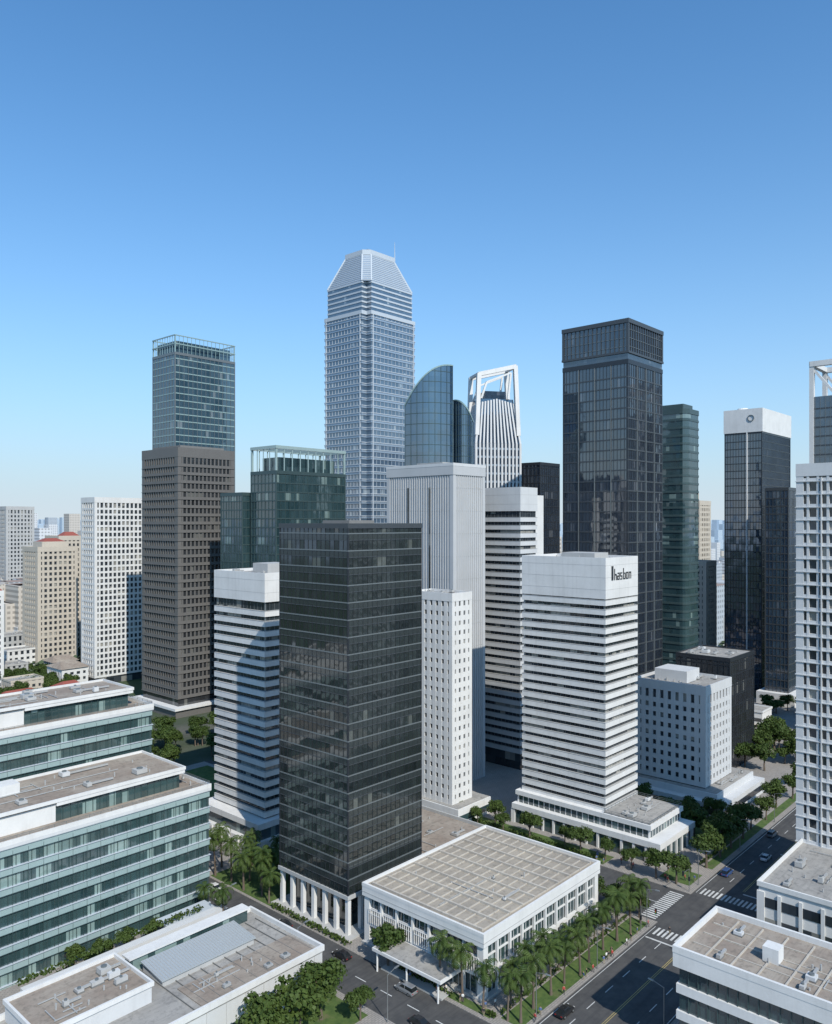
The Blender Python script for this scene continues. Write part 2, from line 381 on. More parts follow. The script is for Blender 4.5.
# ================= H blue glass tower
t=curtain('blue_glass_tower',-138.6,460,41,24.3,188,4.0,.6,3.0,.18,g_blue,tealband,midmet,.15)
t.box('crown_core',g_blue,2,2,188,39,22,195)
t.mull('crown_frame',tealband,(0,0,41,24.3),187,197.4,2.7,.25,.1,.5)
for z in (192.5,197.4):
    t.parapet('crown_ring',tealband,(-.3,-.3,41.3,24.6),z,.6,.5)
t.done()
# ================= L teal block with open crown
t=curtain('teal_glass_office_block',-59.5,340,39.9,17.4,112,3.8,.55,2.5,.16,g_teal,tealdark,tealdark,.15)
t.box('crown_core',g_teal,4,3,112,36,14.5,118); t.mull('crown_columns',tealspan,(0,0,39.9,17.4),111,121.6,4.4,.4,.1,.7)
t.parapet('crown_ring',tealspan,(-.3,-.3,40.2,17.7),121.4,1.3,1.0)
for i in range(1,9): t.box('crown_beams',tealspan,i*4.4-.2,.5,121.5,i*4.4+.2,17,122.3)
t.done()
t=curtain('teal_side_block',-76,350,20,16,103,3.8,.5,2,.15,g_teal,tealdark); t.done()

# ================= M tallest tower
t=B('tallest_skyscraper',-26,420); a,b=41,36
def notch(d,n=3.6):
    x0,y0,x1,y1=-d,-d,a+d,b+d
    return [(x0+n,y0),(x1-n,y0),(x1-n,y0+n),(x1,y0+n),(x1,y1-n),(x1-n,y1-n),(x1-n,y1),(x0+n,y1),(x0+n,y1-n),(x0,y1-n),(x0,y0+n),(x0+n,y0+n)]
t.prism('glass_shaft',g_sky,notch(0),0,201)
z=10
while z<200:
    t.prism('floor_bands',bluesil,notch(.25),z,z+1.15)
    t.prism('floor_silver_trim',silver,notch(.5),z+1.152,z+1.5); z+=3.9  # thin projecting silver cladding strip above each floor band
for i in range(12):
    q=4.6+i*(a-9.2)/11
    w=.45 if i in (0,11) else .1
    o_=.55 if i in (0,11) else .2
    t.box('vertical_fins',silver,q-w/2,-o_,5,q+w/2,.1,201); t.box('vertical_fins',silver,q-w/2,b-.1,5,q+w/2,b+o_,201)
    q=4.6+i*(b-9.2)/11
    t.box('vertical_fins',silver,-o_,q-w/2,5,.1,q+w/2,201); t.box('vertical_fins',silver,a-.1,q-w/2,5,a+o_,q+w/2,201)
t.prism('shoulder_ring',silver,notch(.4),200,202)
t.prism('upper_shaft',g_sky,notch(-1.0),202,218)
for z in (204,206.6,209.2,211.8,214.4,217): t.prism('upper_bands',silver,notch(-.8),z,z+.9)
def cut(d,c): return [(d+c,d),(a-d-c,d),(a-d,d+c),(a-d,b-d-c),(a-d-c,b-d),(d+c,b-d),(d,b-d-c),(d,d+c)]
t.prism('crown',bluesil,cut(1.0,3.6),218,235,cut(8.0,3.4))
for k in range(14):
    f=k/14+.03; d=1.0+7*f; z=218+17*f; t.prism('crown_louvres',silver,cut(d-.12,3.6),z,z+.45)
for (p,q) in zip(cut(.9,3.6),cut(7.9,3.4)): t.beam('crown_hips',silver,(p[0],p[1],218),(q[0],q[1],235),.7)
t.prism('crown_cap',silver,cut(7.8,3.4),235,237.6)
t.box('crown_plant',bluesil,13,12,237.6,28,24,239.5)
t.cyl('antenna',silver,31,9,236,247,.3,.1,6)
t.done()

# ================= N curved blue glass
def curved(name,x0,x1,y,hf,mirror=False,dep=16):
    t=B(name,0,0,0); n=16
    pts=[]
    for i in range(n+1):
        s=i/n; xx=x0+(x1-x0)*s; yy=y-4.5*max(0,math.sin(math.pi*s))**.8; pts.append((xx,yy,hf(1-s if mirror else s)))
    V,F,_=t._g('glass_skin',g_curve)
    for i in range(n+1):
        xx,yy,h=pts[i]; V+= [(xx,yy,0),(xx,yy,h),(xx,y+dep,h),(xx,y+dep,0)]
    for i in range(n):
        o=4*i; F+=[(o,o+4,o+5,o+1),(o+1,o+5,o+6,o+2),(o+2,o+6,o+7,o+3)]
    F+=[(0,1,2,3),(4*n+3,4*n+2,4*n+1,4*n)]
    z=60
    while z<150:
        for i in range(n):
            if min(pts[i][2],pts[i+1][2])>z+.4:
                p,q=pts[i],pts[i+1]
                t.loft('floor_lines',tealdark,[(p[0],p[1]-.1,z),(q[0],q[1]-.1,z),(q[0],q[1]+.3,z),(p[0],p[1]+.3,z)],[(p[0],p[1]-.1,z+.22),(q[0],q[1]-.1,z+.22),(q[0],q[1]+.3,z+.22),(p[0],p[1]+.3,z+.22)])
        z+=3.9
    for i in range(0,n+1,2): t.beam('mullions',tealdark,(pts[i][0],pts[i][1]-.12,0),(pts[i][0],pts[i][1]-.12,pts[i][2]),.14)
    for i in range(n): t.beam('roof_edge',tealband,(pts[i][0],pts[i][1],pts[i][2]+.1),(pts[i+1][0],pts[i+1][1],pts[i+1][2]+.1),.5)
    t.done()
curved('curved_glass_tower',-4.2,13.8,300,lambda s:148.5-15*(1-s)**2.3)
curved('curved_glass_tower',14.2,21.6,304,lambda s:136-8*(1-s)**2.0,True)

# ================= N2 white ribbed tower with open crown
t=B('open_crown_tower',28.2,384,math.radians(14)); a,b=24.5,18
def rc(d): return [(d,d),(a-d,d),(a-d,b-d),(d,b-d)]
t.prism('body',g_navyb,rc(1),0,128); t.prism('tapered_body',g_navyb,rc(1),128,150,rc(3.6))
n=12
for i in range(n+1):
    f=i/n
    for yy,ys in ((0,1),(b,-1)):
        x0=1+(a-2)*f; x1=3.6+(a-7.2)*f
        t.beam('white_ribs',white2,(x0,yy+ys*.8,0),(x0,yy+ys*.8,128),.9); t.beam('white_ribs',white2,(x0,yy+ys*.8,128),(x1,yy+ys*3.4,150-abs(f-.5)*4),.8)
    if i<9:
        f=i/8
        for xx,xs in ((0,1),(a,-1)):
            y0=1+(b-2)*f; y1=3.6+(b-7.2)*f
            t.beam('white_ribs_side',white2,(xx+xs*.8,y0,0),(xx+xs*.8,y0,128),.9); t.beam('white_ribs_side',white2,(xx+xs*.8,y0,128),(xx+xs*3.4,y1,148),.8)
t.bands('floor_bands',bluesil,(1,1,a-1,b-1),5,126,4,1.0,.15)
for y in (2.8,b-2.8):
    t.beam('crown_legs',white,(1.6,y-1,132),(3.0,y,162),2.0); t.beam('crown_legs',white,(a-1.6,y-1,132),(a-2.8,y,166.5),2.0)
    t.beam('crown_top',white,(2.6,y,161.5),(a-2.4,y,166.2),2.0)
    t.beam('crown_inner_arch',white,(4.2,y,150),(7,y,158),.9); t.beam('crown_inner_arch',white,(7,y,158),(a-5,y,163),.8); t.beam('crown_inner_arch',white,(a-5,y,163),(a-6.5,y,150),.9)
t.beam('crown_ties',white,(3.0,2.8,161.8),(3.0,b-2.8,161.8),1.3); t.beam('crown_ties',white,(a-2.9,2.8,166),(a-2.9,b-2.8,166),1.3)
t.box('crown_core',g_navyb,7,5,149,a-7,b-5,154); t.done()

t=curtain('dark_office_block',62,400,18,24,120,3.9,.5,2,.25,g_navy,blackmet); t.done()
# ================= T big dark tower
t=B('dark_glass_skyscraper',79.5,300); a,b,H=28.9,28.0,166.5; r=(0,0,a,b)
t.box('curtain_wall',g_navy,0,0,0,a,b,H-1)
t.mull('vertical_fins',blackmet,r,4,151,1.45,.10,.14,.6)
t.mull('silver_lines',midmet,r,4,149.5,7.2,.25,.4)
t.bands('floor_lines',darkmet,r,4,148,3.9,.5,.17)
t.box('crown_gap',blackmet,-.25,-.25,149.5,a+.25,b+.25,151.2)
t.box('crown_base',darkmet,-.5,-.5,153.5,a+.5,b+.5,154.3)
t.box('crown_top',darkmet,-.5,-.5,H-1.6,a+.5,b+.5,H)
t.mull('crown_fins',darkmet,(-.1,-.1,a+.1,b+.1),154,H-1,1.9,.22,.25,.7)
t.bands('crown_rows',midmet,(-.1,-.1,a+.1,b+.1),156,H-2,3.2,.2,.1)
t.box('roof_housing',dgrey,8,8,H,20,20,H+1.0); t.done()
# ================= U teal tower
t=B('teal_rounded_tower',121,358); a,b,H=15.5,19,141
def rr(d,c=3):
    P=[]
    for cx,cy,s in ((c,c,180),(a-c,c,270),(a-c,b-c,0),(c,b-c,90)):
        for k in range(5):
            an=math.radians(s+k*22.5); P.append((cx+(c+d)*math.cos(an),cy+(c+d)*math.sin(an)))
    return P
t.prism('curtain_wall',g_teal,rr(0),0,H-2)
z=6
while z<H-3:
    t.prism('floor_bands',tealdark,rr(.25),z,z+1.0); z+=3.6
t.prism('cap',tealdark,rr(.3),H-2.2,H); t.prism('cap_upper',tealdark,rr(-2.5),H,H+2.5); t.done()
# ================= V blue tower with white cap
t=curtain('blue_tower_with_white_cap',181.6,420,46,19.4,138.2,3.9,.4,1.5,.12,g_navyb,blackmet)
t.box('white_cap',white,-.5,-.5,137.6,46.5,19.9,150); t.box('white_strip',white,-.5,7.3,10,.1,7.9,137.6)
t.cyl('roof_dish',white,6,12,150,151.2,3.2,2.6,16)
for k in range(14):
    an=k*math.pi*2/14; an2=(k+1)*math.pi*2/14
    t.beam('cap_emblem',midmet,(-.62,5.5+1.6*math.cos(an),145+1.6*math.sin(an)),(-.62,5.5+1.6*math.cos(an2),145+1.6*math.sin(an2)),.4)
t.done()
t=curtain('dark_office_block',182.5,392,32,11,107,3.9,.6,2,.2,g_navyb,darkmet); t.box('base',white,-4,-4,0,34,14,6); t.done()
# ================= W far right framed tower
t=B('framed_crown_tower',182.4,326.6); a=b=20
t.box('curtain_wall',g_navyb,0,0,0,a,b,143); t.bands('floor_lines',darkmet,(0,0,a,b),5,142,3.9,.6,.15); t.mull('mullions',midmet,(0,0,a,b),0,143,2,.15,.2,.5)
for x in (.5,a-.5):
    t.beam('crown_frame',white,(x,b-.6,110),(x,b-.6,157),1.8); t.beam('crown_frame',white,(x,.6,110),(x,.6,157),1.8)
    t.beam('crown_frame',white,(x,-.1,157),(x,b+.1,157),2.2); t.beam('crown_frame',white,(x,b-1,155),(x,b/2,143),1.0)
for y in (.6,b-.6): t.beam('crown_frame',white,(-.3,y,157.1),(a+.3,y,157.1),2.0)
t.done()

# ================= S right apartment tower
t=gridt('white_apartment_tower',110.4,173.0,20,26,103.8,3.05,.95,2.2,.55,.45,white2,g_win,14,1.2,3)
t.bands('balcony_slabs',white2,(0,0,20,26),14,100,3.05,.2,.65,off=.1)
for i in range(0,12,3):
    t.box('balcony_fins',white2,-.75,1.2+i*2.17,14,-.2,1.45+i*2.17,100.5)
t.box('podium',white,-30,-4,0,22,25,14)
for z in (1.5,5.7,9.9): t.box('podium_windows',g_win,-30.1,-4.1,z,22.1,25.1,z+2.0)
t.mull('podium_piers',white,(-30,-4,22,25),0,13,4,.7,.3,1.2)
t.parapet('podium_parapet',white,(-30.3,-4.3,22.3,25.3),14,1.,.4,roof_g); t.clutter((-29,0,-2,24),14.2,9,6,.9); t.done()

# ================= R1 bottom right office
t=B('corner_office_building',*W(127.3,6.5)); a,b=17.3,50
t.box('glazing',g_teal,.3,.3,0,a-.3,b-.3,18)
for z,h in ((3.6,1.4),(7.9,1.4),(12.2,1.5)): t.box('spandrel',white,-.1,-.1,z,a+.1,b+.1,z+h)
t.mull('mullions',tealdark,(.3,.3,a-.3,b-.3),0,17.5,1.6,.14,.18)
t.mull('piers',white,(0,0,a,b),0,4,6,.6,.15,.6)
t.box('fascia',white,-.5,-.5,16.6,a+.5,b+.5,18.9)
t.parapet('parapet',white,(-.55,-.55,a+.55,b+.55),18.9,1.1,.5); t.box('roof_deck',roof_b,-.1,-.1,18.8,a+.1,b+.1,19.05)
for i in range(1,12): t.box('roof_ribs',ribm,1,i*b/12-.12,19,a-1,i*b/12+.12,19.3)
for i in range(1,4): t.box('roof_ribs_long',ribm,i*a/4-.1,1,19,i*a/4+.1,b-1,19.25)
t.box('stair_housing',white,6.5,36,19,9,38.5,21.4); t.clutter((1,1,a-1,b-1),19.05,7,3,.6); t.done()

# ================= A1 / A2 teal terraced offices
def terr(name,ox,oy,a,b,H,n,seed,ph0,ph1):
    t=B(name,ox,oy); p=H/n
    t.box('glazing',g_tealL,.4,.4,0,a-.4,b-.4,H)
    for k in range(n+1):
        z=k*p
        t.box('spandrel',tealspan,.1,.1,max(0,z-.75),a-.1,b-.1,z+.55)
        t.box('sun_ledge',silver,-.12,-.12,z+.552,a+.12,b+.12,z+.66)
        if k>0: t.box('head_channel',tealdark,.04,.04,z-.87,a-.04,b-.04,z-.752)
    t.mull('mullions',tealdark,(.4,.4,a-.4,b-.4),0,H,1.5,.1,.15,.4)
    t.mull('spandrel_joints',tealdark,(.1,.1,a-.1,b-.1),0,H,3.0,.06,.03)
    t.box('fascia',white2,-.2,-.2,H+.68,a+.2,b+.2,H+1.3)
    t.parapet('parapet',white,(-.2,-.2,a+.2,b+.2),H+1.3,.9,.4,roof_b)
    t.rail((.1,.1,a-.1,b-.1),H+2.2,.6,2.4)
    z=H+1.4
    t.box('penthouse_wall',white,0.6,5,z,ph0,b-1.5,z+4.2)
    t.box('penthouse_glass',g_tealL,ph0,5.2,z,ph1,b-2,z+3.4)
    t.mull('penthouse_mullions',tealdark,(ph0,5.2,ph1,b-2),z,z+3.4,1.6,.12,.12)
    t.box('penthouse_roof',white,ph0+.01,4.4,z+3.4,ph1+1,b-1.4,z+4.1)
    t.parapet('penthouse_parapet',white,(.4,4.3,ph1+1.2,b-1.2),z+4.15,.7,.35,roof_b)
    t.clutter((8,7,ph1-2,b-4),z+4.3,10,seed,.9)
    t.box('lift_housing',white,ph0-8,b-10,z+4.2,ph0-3,b-6,z+6.6)
    t.clutter((ph1+1,1.5,a-1,b-1),z,2,seed+1,.6)
    return t
terr('terraced_teal_office',-101.9,128.6,80,25.5,26.3,7,3,46,75).done()
t=terr('terraced_teal_office',-121.1,145.9,80,22,41.2,11,8,50,76); t.done()

# ================= B low foreground building
t=B('low_gallery_building',-65.0,103.0); a,b=70,23
t.box('walls',white2,0,0,0,a,b,7); t.box('strip_window',g_teal,-.06,-.06,1.2,a-8,b+.06,2.6)
for i in range(1,18): t.box('wall_panel_joints',grey,i*4-.04,-.05,.3,i*4+.04,.1,6.8)
t.parapet('parapet',white,(-.3,-.3,a+.3,b+.3),7,1.1,.5); t.box('roof_deck',roof_g,-.1,-.1,6.7,a+.1,b+.1,7.15)
t.box('roof_walkway',roof_b,44,1.2,7.1,a-1,9,7.35)
for i in range(1,12): t.box('roof_seams',dgrey,40+i*2.6-.04,1,7.1,40+i*2.6+.04,b-3.5,7.4)
t.box('upper_tier',white2,20,9,7.1,39,b-.6,10); t.parapet('upper_parapet',white,(19.7,8.7,39.3,b-.4),10,.8,.4,roof_b)
t.box('glass_gallery',g_tealL,41,b-3,7.1,a-3,b-1,9.6); t.box('glass_gallery_roof',white,40.6,b-3.4,9.6,a-2.6,b-.6,9.9)
# flat, slightly tilted skylight panel with standing seams
t.box('skylight_kerb',grey,42.6,11.6,7.1,62.4,18.4,8.2)
t.loft('skylight_panel',metalroof,[(42.3,11.3,8.22),(62.7,11.3,8.22),(62.7,18.7,9.1),(42.3,18.7,9.1)],[(42.3,11.3,8.42),(62.7,11.3,8.42),(62.7,18.7,9.3),(42.3,18.7,9.3)])
t.box('skylight_back',grey,42.6,18.2,8.2,62.4,18.45,9.08)
for k in range(35):
    x=42.6+k*19.8/34; t.beam('skylight_seams',acm,(x,11.35,8.45),(x,18.65,9.33),.09)
t.clutter((22,10,37,b-3),10.2,6,4,.8); t.clutter((44,2,66,10),7.3,4,6,.5); t.done()
t=B('garden_terrace',*W(60,142)); t.box('retaining_wall',white2,0,0,0,40,3,3.2); t.box('upper_wall',white2,0,7,0,42,9,5.2); t.box('planter_soil',roof_b,0,3,0,40,7,3.0)
t.box('stair_block',grey,40,0,0,43,6,2); t.box('canopy',silver,30,9,4.6,42,14,4.9)
for x in (31,36,41): t.cyl('canopy_posts',grey,x,13.4,0,4.6,.15)
t.done()

# ================= left mid/far
t=gridt('white_apartment_tower',-176.6,440,33,15.3,103.7,3.2,1.1,2.6,.9,.4,white,g_win,4,1.2,3); t.done()
t=gridt('cream_residential_tower',-226.8,480,23.7,21,75,3.3,1.4,2.8,1.3,.4,cream,g_win,0,1.6,3)
t.box('roof_block',cream,4,4,74,20,17,78); t.prism('red_roof',redroof,[(5,5),(19,5),(19,16),(5,16)],78,80,[(9,9),(15,9),(15,12),(9,12)]); t.done()
t=gridt('cream_residential_tower',-232,520,22,20,81,3.3,1.4,2.8,1.3,.4,cream,g_win,0,1.6,3); t.prism('red_roof',redroof,[(4,4),(17,4),(17,15),(4,15)],80,83.5,[(8,8),(13,8),(13,11),(8,11)]); t.done()
t=gridt('grey_residential_tower',-338,660,22,20,103,3.3,1.4,2.8,1.3,.4,grey,g_win,0,1.6,3); t.done()
t=gridt('white_low_apartment_block',-230,425,10,20,53,3.2,1.3,2.6,1.1,.4,white,g_win,0,1.2,3); t.prism('red_roof',redroof,[(0,0),(10,0),(10,19),(0,19)],53,56,[(3,4),(7,4),(7,15),(3,15)]);t.done()
t=gridt('grey_residential_tower',184,520,18,20,104,3.3,1.4,2.8,1.3,.4,cream,g_win,0,1.6,3); t.box('roof_turret',cream,5,5,103,12,12,109); t.done()
t=gridt('cream_residential_tower',163,450,14,14,68,3.3,1.4,2.8,1.3,.4,cream,g_win,0,1.6,3); t.done()
for k,(hx,hy,ha,hb,hh) in enumerate([(-205,405,16,12,9),(-188,425,14,18,12),(-232,440,18,14,10),(-176,398,12,12,7),(-240,470,20,14,14),(-205,452,14,12,11),(-252,455,16,14,9),(-196,380,18,10,6),(-262,500,22,16,18)]):
    t=B('low_rise_house',hx,hy); m_=[cream,white,grey][k%3]
    t.box('windows',g_win,.1,.1,0,ha-.1,hb-.1,hh-.5); t.bands('wall_bands',m_,(0,0,ha,hb),0,hh-.4,3.2,1.7,.1); t.mull('wall_piers',m_,(0,0,ha,hb),0,hh-.5,3.2,1.6,.14,1.2)
    if k%2: t.prism('tiled_roof',redroof if k%4==3 else roof_b,[(-.8,-.8),(ha+.8,-.8),(ha+.8,hb+.8),(-.8,hb+.8)],hh-.5,hh+2.4,[(3,hb/2-.3),(ha-3,hb/2-.3),(ha-3,hb/2+.3),(3,hb/2+.3)])
    else:
        t.parapet('parapet',m_,(-.3,-.3,ha+.3,hb+.3),hh-.5,1,.3,roof_g); t.clutter((1,1,ha-1,hb-1),hh-.3,4,k,.7)
    t.done()
t=B('pool_clubhouse',140,330); t.box('deck',cream,0,0,0,34,40,2.0); t.box('clubhouse',white,20,4,2,32,36,7); t.box('clubhouse_windows',g_win,19.9,4.2,3,32.1,35.8,4.5)
t.parapet('clubhouse_parapet',white,(19.7,3.7,32.3,36.3),7,.8,.3,roof_g)
pool=plain('pool_water',(.03,.32,.34),.1); t.box('pool_rim',white,3,10,2,14,26,2.3); t.box('pool_water',pool,3.5,10.5,2.1,13.5,25.5,2.35); t.done()
t=B('low_white_shop_block',150,385); t.box('walls',white,0,0,0,30,18,7); t.box('windows',g_win,-.1,-.1,2,30.1,18.1,4); t.parapet('parapet',white,(-.4,-.4,30.4,18.4),7,.8,.4,roof_g); t.clutter((2,2,28,16),7.2,6,2); t.done()

# ------------------------------------------------------------------ ground, roads
def single(name,V,F,mats,mi=None,loc=(0,0,0),rot=0.):
    me=bpy.data.meshes.new(name); me.from_pydata(V,[],F)
    for m in mats: me.materials.append(m)
    if mi: me.polygons.foreach_set('material_index',mi)
    me.update(); o=bpy.data.objects.new(name,me); o.location=loc; o.rotation_euler=(0,0,rot); scene.collection.objects.link(o); return o
gm,nt,bs=newmat('city_ground')
tc=N(nt,'ShaderNodeTexCoord').outputs['Object']
f1=ramp(nt,noise(nt,tc,.006,6),.35,.5); f2=ramp(nt,noise(nt,tc,.05,6,.7),.4,.65)
c=mixc(nt,f2,(.08,.08,.077),(.13,.125,.115)); c=mixc(nt,mathn(nt,'MULTIPLY',f1,.8),c,(.042,.072,.028))
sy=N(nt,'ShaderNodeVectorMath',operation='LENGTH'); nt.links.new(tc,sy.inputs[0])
far=ramp(nt,sy.outputs['Value'],900,5000); c=mixc(nt,far,c,(.38,.46,.53))  # aerial haze painted into the ground colour, paler and bluer with distance
nt.links.new(c,bs.inputs['Base Color']); bs.inputs['Roughness'].default_value=.95; bs.inputs['Specular IOR Level'].default_value=.1
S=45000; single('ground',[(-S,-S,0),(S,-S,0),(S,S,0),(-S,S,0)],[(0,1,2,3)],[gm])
def rects(name,L,z,mat):
    V=[];F=[]
    for (u0,v0,u1,v1) in L:
        n=len(V);V+=[(u0,v0,0),(u1,v0,0),(u1,v1,0),(u0,v1,0)];F.append((n,n+1,n+2,n+3))
    return single(name,V,F,[mat],None,(0,0,z),GA)
asph,nt,bs=newmat('asphalt')
tc=N(nt,'ShaderNodeTexCoord').outputs['Object']
c=mixc(nt,ramp(nt,noise(nt,tc,.3,6,.7),.35,.7),(.048,.048,.049),(.085,.083,.08))
c=mixc(nt,mathn(nt,'MULTIPLY',ramp(nt,noise(nt,mapping(nt,tc,(.03,1.2,1)),1.,4),.5,.7),.5),c,(.032,.032,.034))
nt.links.new(c,bs.inputs['Base Color']); bs.inputs['Roughness'].default_value=.85
paint=wall('road_paint',(.62,.62,.6),(.2,.2,.2),.7,.9)
yel=wall('yellow_road_paint',(.42,.33,.12),(.2,.17,.1),.7,.9)
pm,nt,bs=newmat('pavement_slabs')
tc=N(nt,'ShaderNodeTexCoord').outputs['Object']
br=N(nt,'ShaderNodeTexBrick'); nt.links.new(tc,br.inputs['Vector']); br.inputs['Scale'].default_value=.55
br.inputs['Color1'].default_value=(.33,.30,.27,1); br.inputs['Color2'].default_value=(.27,.25,.23,1); br.inputs['Mortar'].default_value=(.18,.17,.16,1)
br.inputs['Mortar Size'].default_value=.03
c=mixc(nt,mathn(nt,'MULTIPLY',ramp(nt,noise(nt,tc,.25,6,.7),.4,.7),.6),br.outputs['Color'],(.20,.185,.17))
nt.links.new(c,bs.inputs['Base Color']); bs.inputs['Roughness'].default_value=.85
gr,nt,bs=newmat('lawn_grass')
tc=N(nt,'ShaderNodeTexCoord').outputs['Object']
c=mixc(nt,ramp(nt,noise(nt,tc,.6,6,.7),.35,.65),(.035,.075,.015),(.085,.13,.03))
c=mixc(nt,ramp(nt,noise(nt,tc,.25,5,.7),.55,.75),c,(.14,.12,.07))
nt.links.new(c,bs.inputs['Base Color']); bs.inputs['Roughness'].default_value=.95
rects('avenue_road',[(-120,62,700,80)],.004,asph)
rects('side_street_road',[(104,80,115.5,260)],.004,asph)
rects('side_street_road',[(170,80,188,260)],.004,asph)
V=[];F=[]
for (u0,v0,u1,v1) in [(-120,80,104,260),(115.5,80,170,260),(188,80,420,260),(-120,20,420,62)]:
    n=len(V); z=.13
    V+=[(u0,v0,0.001),(u1,v0,.001),(u1,v1,.001),(u0,v1,.001),(u0,v0,z),(u1,v0,z),(u1,v1,z),(u0,v1,z)]
    F+=[(n+4,n+5,n+6,n+7),(n,n+1,n+5,n+4),(n+1,n+2,n+6,n+5),(n+2,n+3,n+7,n+6),(n+3,n,n+4,n+7)]
single('pavement',V,F,[pm],None,(0,0,0),GA)
L=[]
u=-100
while u<420:
    if not (100<u<118 or 164<u<192):
        for v in (66.5,75.5): L.append((u,v-.08,u+3,v+.08))
    u+=7
for v in (62.5,79.5): L.extend([(-110,v-.07,103,v+.07),(116,v-.07,168,v+.07),(190,v-.07,420,v+.07)])
u=84
while u<250:
    L.append((109.65,u,109.85,u+3)); L.append((178.9,u,179.1,u+3)); u+=7
L.extend([(162.2,71.4,162.7,79.2),(196.3,62.8,196.8,70.6)])
rects('lane_markings',L,.008,paint)
rects('centre_line',[(-110,70.75,102,70.88),(-110,71.12,102,71.25),(118,70.75,161,70.88),(118,71.12,161,71.25),(198,70.75,420,70.88),(198,71.12,420,71.25)],.008,yel)
def cross_v(u0,u1,v0,v1): return [(u0,v0+i,u1,v0+i+.5) for i in range(int(v1-v0))]
def cross_u(u0,u1,v0,v1): return [(u0+i,v0,u0+i+.5,v1) for i in range(int(u1-u0))]
rects('zebra_crossing',cross_v(164.5,168,63.2,79.2),.009,paint)
rects('zebra_crossing',cross_v(190,193.5,63.2,79.2),.009,paint)
rects('zebra_crossing',cross_u(171,187.6,81,84.5),.009,paint)
rects('zebra_crossing',cross_u(104.8,115,81,84),.009,paint)
rects('lawn',[(118,81.2,168,85.6),(116.2,150.5,134,175),(60,84,101,90),(60,104,102.5,115.5),(90,142,101,158),(192,82,200,90),(205,81.5,300,84),(116.5,87,118.5,104),(188.8,104,195,150)],.136,gr)
rects('lawn',[(150,20,166,55),(140,205,168,255),(-60,165,60,200),(222,84.5,238,118),(200,56,300,61)],.136,gr)

# ------------------------------------------------------------------ vegetation
def leafmat(name,c1,c2):
    m,nt,b=newmat(name)
    tc=N(nt,'ShaderNodeTexCoord').outputs['Object']; oi=N(nt,'ShaderNodeObjectInfo')
    f=mathn(nt,'ADD',mathn(nt,'MULTIPLY',ramp(nt,noise(nt,tc,.9,4,.7),.3,.7),.7),mathn(nt,'MULTIPLY',oi.outputs['Random'],.3))
    nt.links.new(mixc(nt,f,c1,c2),b.inputs['Base Color']); b.inputs['Roughness'].default_value=.6; b.inputs['Specular IOR Level'].default_value=.2
    tr=N(nt,'ShaderNodeBsdfTranslucent'); nt.links.new(mixc(nt,f,c1,c2),tr.inputs[0])
    mx=N(nt,'ShaderNodeMixShader'); mx.inputs[0].default_value=.25
    nt.links.new(b.outputs[0],mx.inputs[1]); nt.links.new(tr.outputs[0],mx.inputs[2]); nt.links.new(mx.outputs[0],nt.nodes['Material Output'].inputs[0])
    return m
leaf=leafmat('broadleaf_foliage',(.026,.052,.012),(.09,.13,.03))
pleaf=leafmat('palm_foliage',(.03,.062,.014),(.10,.14,.035))
bark=wall('tree_bark',(.14,.11,.085),(.07,.055,.045),.9,.6)
def tube(V,F,MI,pts,rad,mi,n=7):
    base=len(V)
    for k,(p,r_) in enumerate(zip(pts,rad)):
        for i in range(n):
            an=2*math.pi*i/n; V.append((p[0]+r_*math.cos(an),p[1]+r_*math.sin(an),p[2]))
    for k in range(len(pts)-1):
        for i in range(n):
            j=(i+1)%n; F.append((base+k*n+i,base+k*n+j,base+(k+1)*n+j,base+(k+1)*n+i)); MI.append(mi)
def quad(V,F,MI,c,a,b,mi):
    n=len(V); V.extend([tuple(c-a-b*.6),tuple(c+a-b),tuple(c+a*.8+b),tuple(c-a+b*.7)]); F.append((n,n+1,n+2,n+3)); MI.append(mi)
def make_tree(seed,h=9.,rad=4.2):
    r=random.Random(seed); V=[];F=[];MI=[]
    th=h*.42
    tube(V,F,MI,[(0,0,0),(.1,.05,th*.5),(.05,.1,th),(0,0,h*.7)],[.32,.25,.2,.08],0)
    lobes=[]
    for k in range(15):
        an=r.uniform(0,6.28); d=rad*.68*math.sqrt(r.random()); z=h*.62+r.uniform(-.17,.30)*h*(1-d/rad*.6)
        lobes.append((Vector((d*math.cos(an),d*math.sin(an),z)),r.uniform(.28,.46)*rad))
    for c,q in lobes[:9]:
        tube(V,F,MI,[(0.05,.08,th*.85),(c.x*.45,c.y*.45,th+(c.z-th)*.55),(c.x*.9,c.y*.9,c.z)],[.14,.09,.04],0,5)
    for c,q in lobes:
        for k in range(190):
            d=Vector((r.gauss(0,1),r.gauss(0,1),r.gauss(0,1))).normalized()
            if d.z<-.55: continue
            p=c+Vector((d.x,d.y,d.z*.75))*q*(r.uniform(.55,1.12))
            nrm=(d+Vector((r.uniform(-1,1),r.uniform(-1,1),r.uniform(-.4,1)))*.8).normalized()
            a=nrm.orthogonal().normalized(); b=nrm.cross(a); th2=r.uniform(0,6.28)
            a,b=a*math.cos(th2)+b*math.sin(th2),b*math.cos(th2)-a*math.sin(th2)
            s=r.uniform(.13,.27); quad(V,F,MI,p,a*s,b*s,1)
    me=bpy.data.meshes.new('tree_mesh'); me.from_pydata(V,[],F); me.materials.append(bark); me.materials.append(leaf); me.polygons.foreach_set('material_index',MI); me.update(); return me
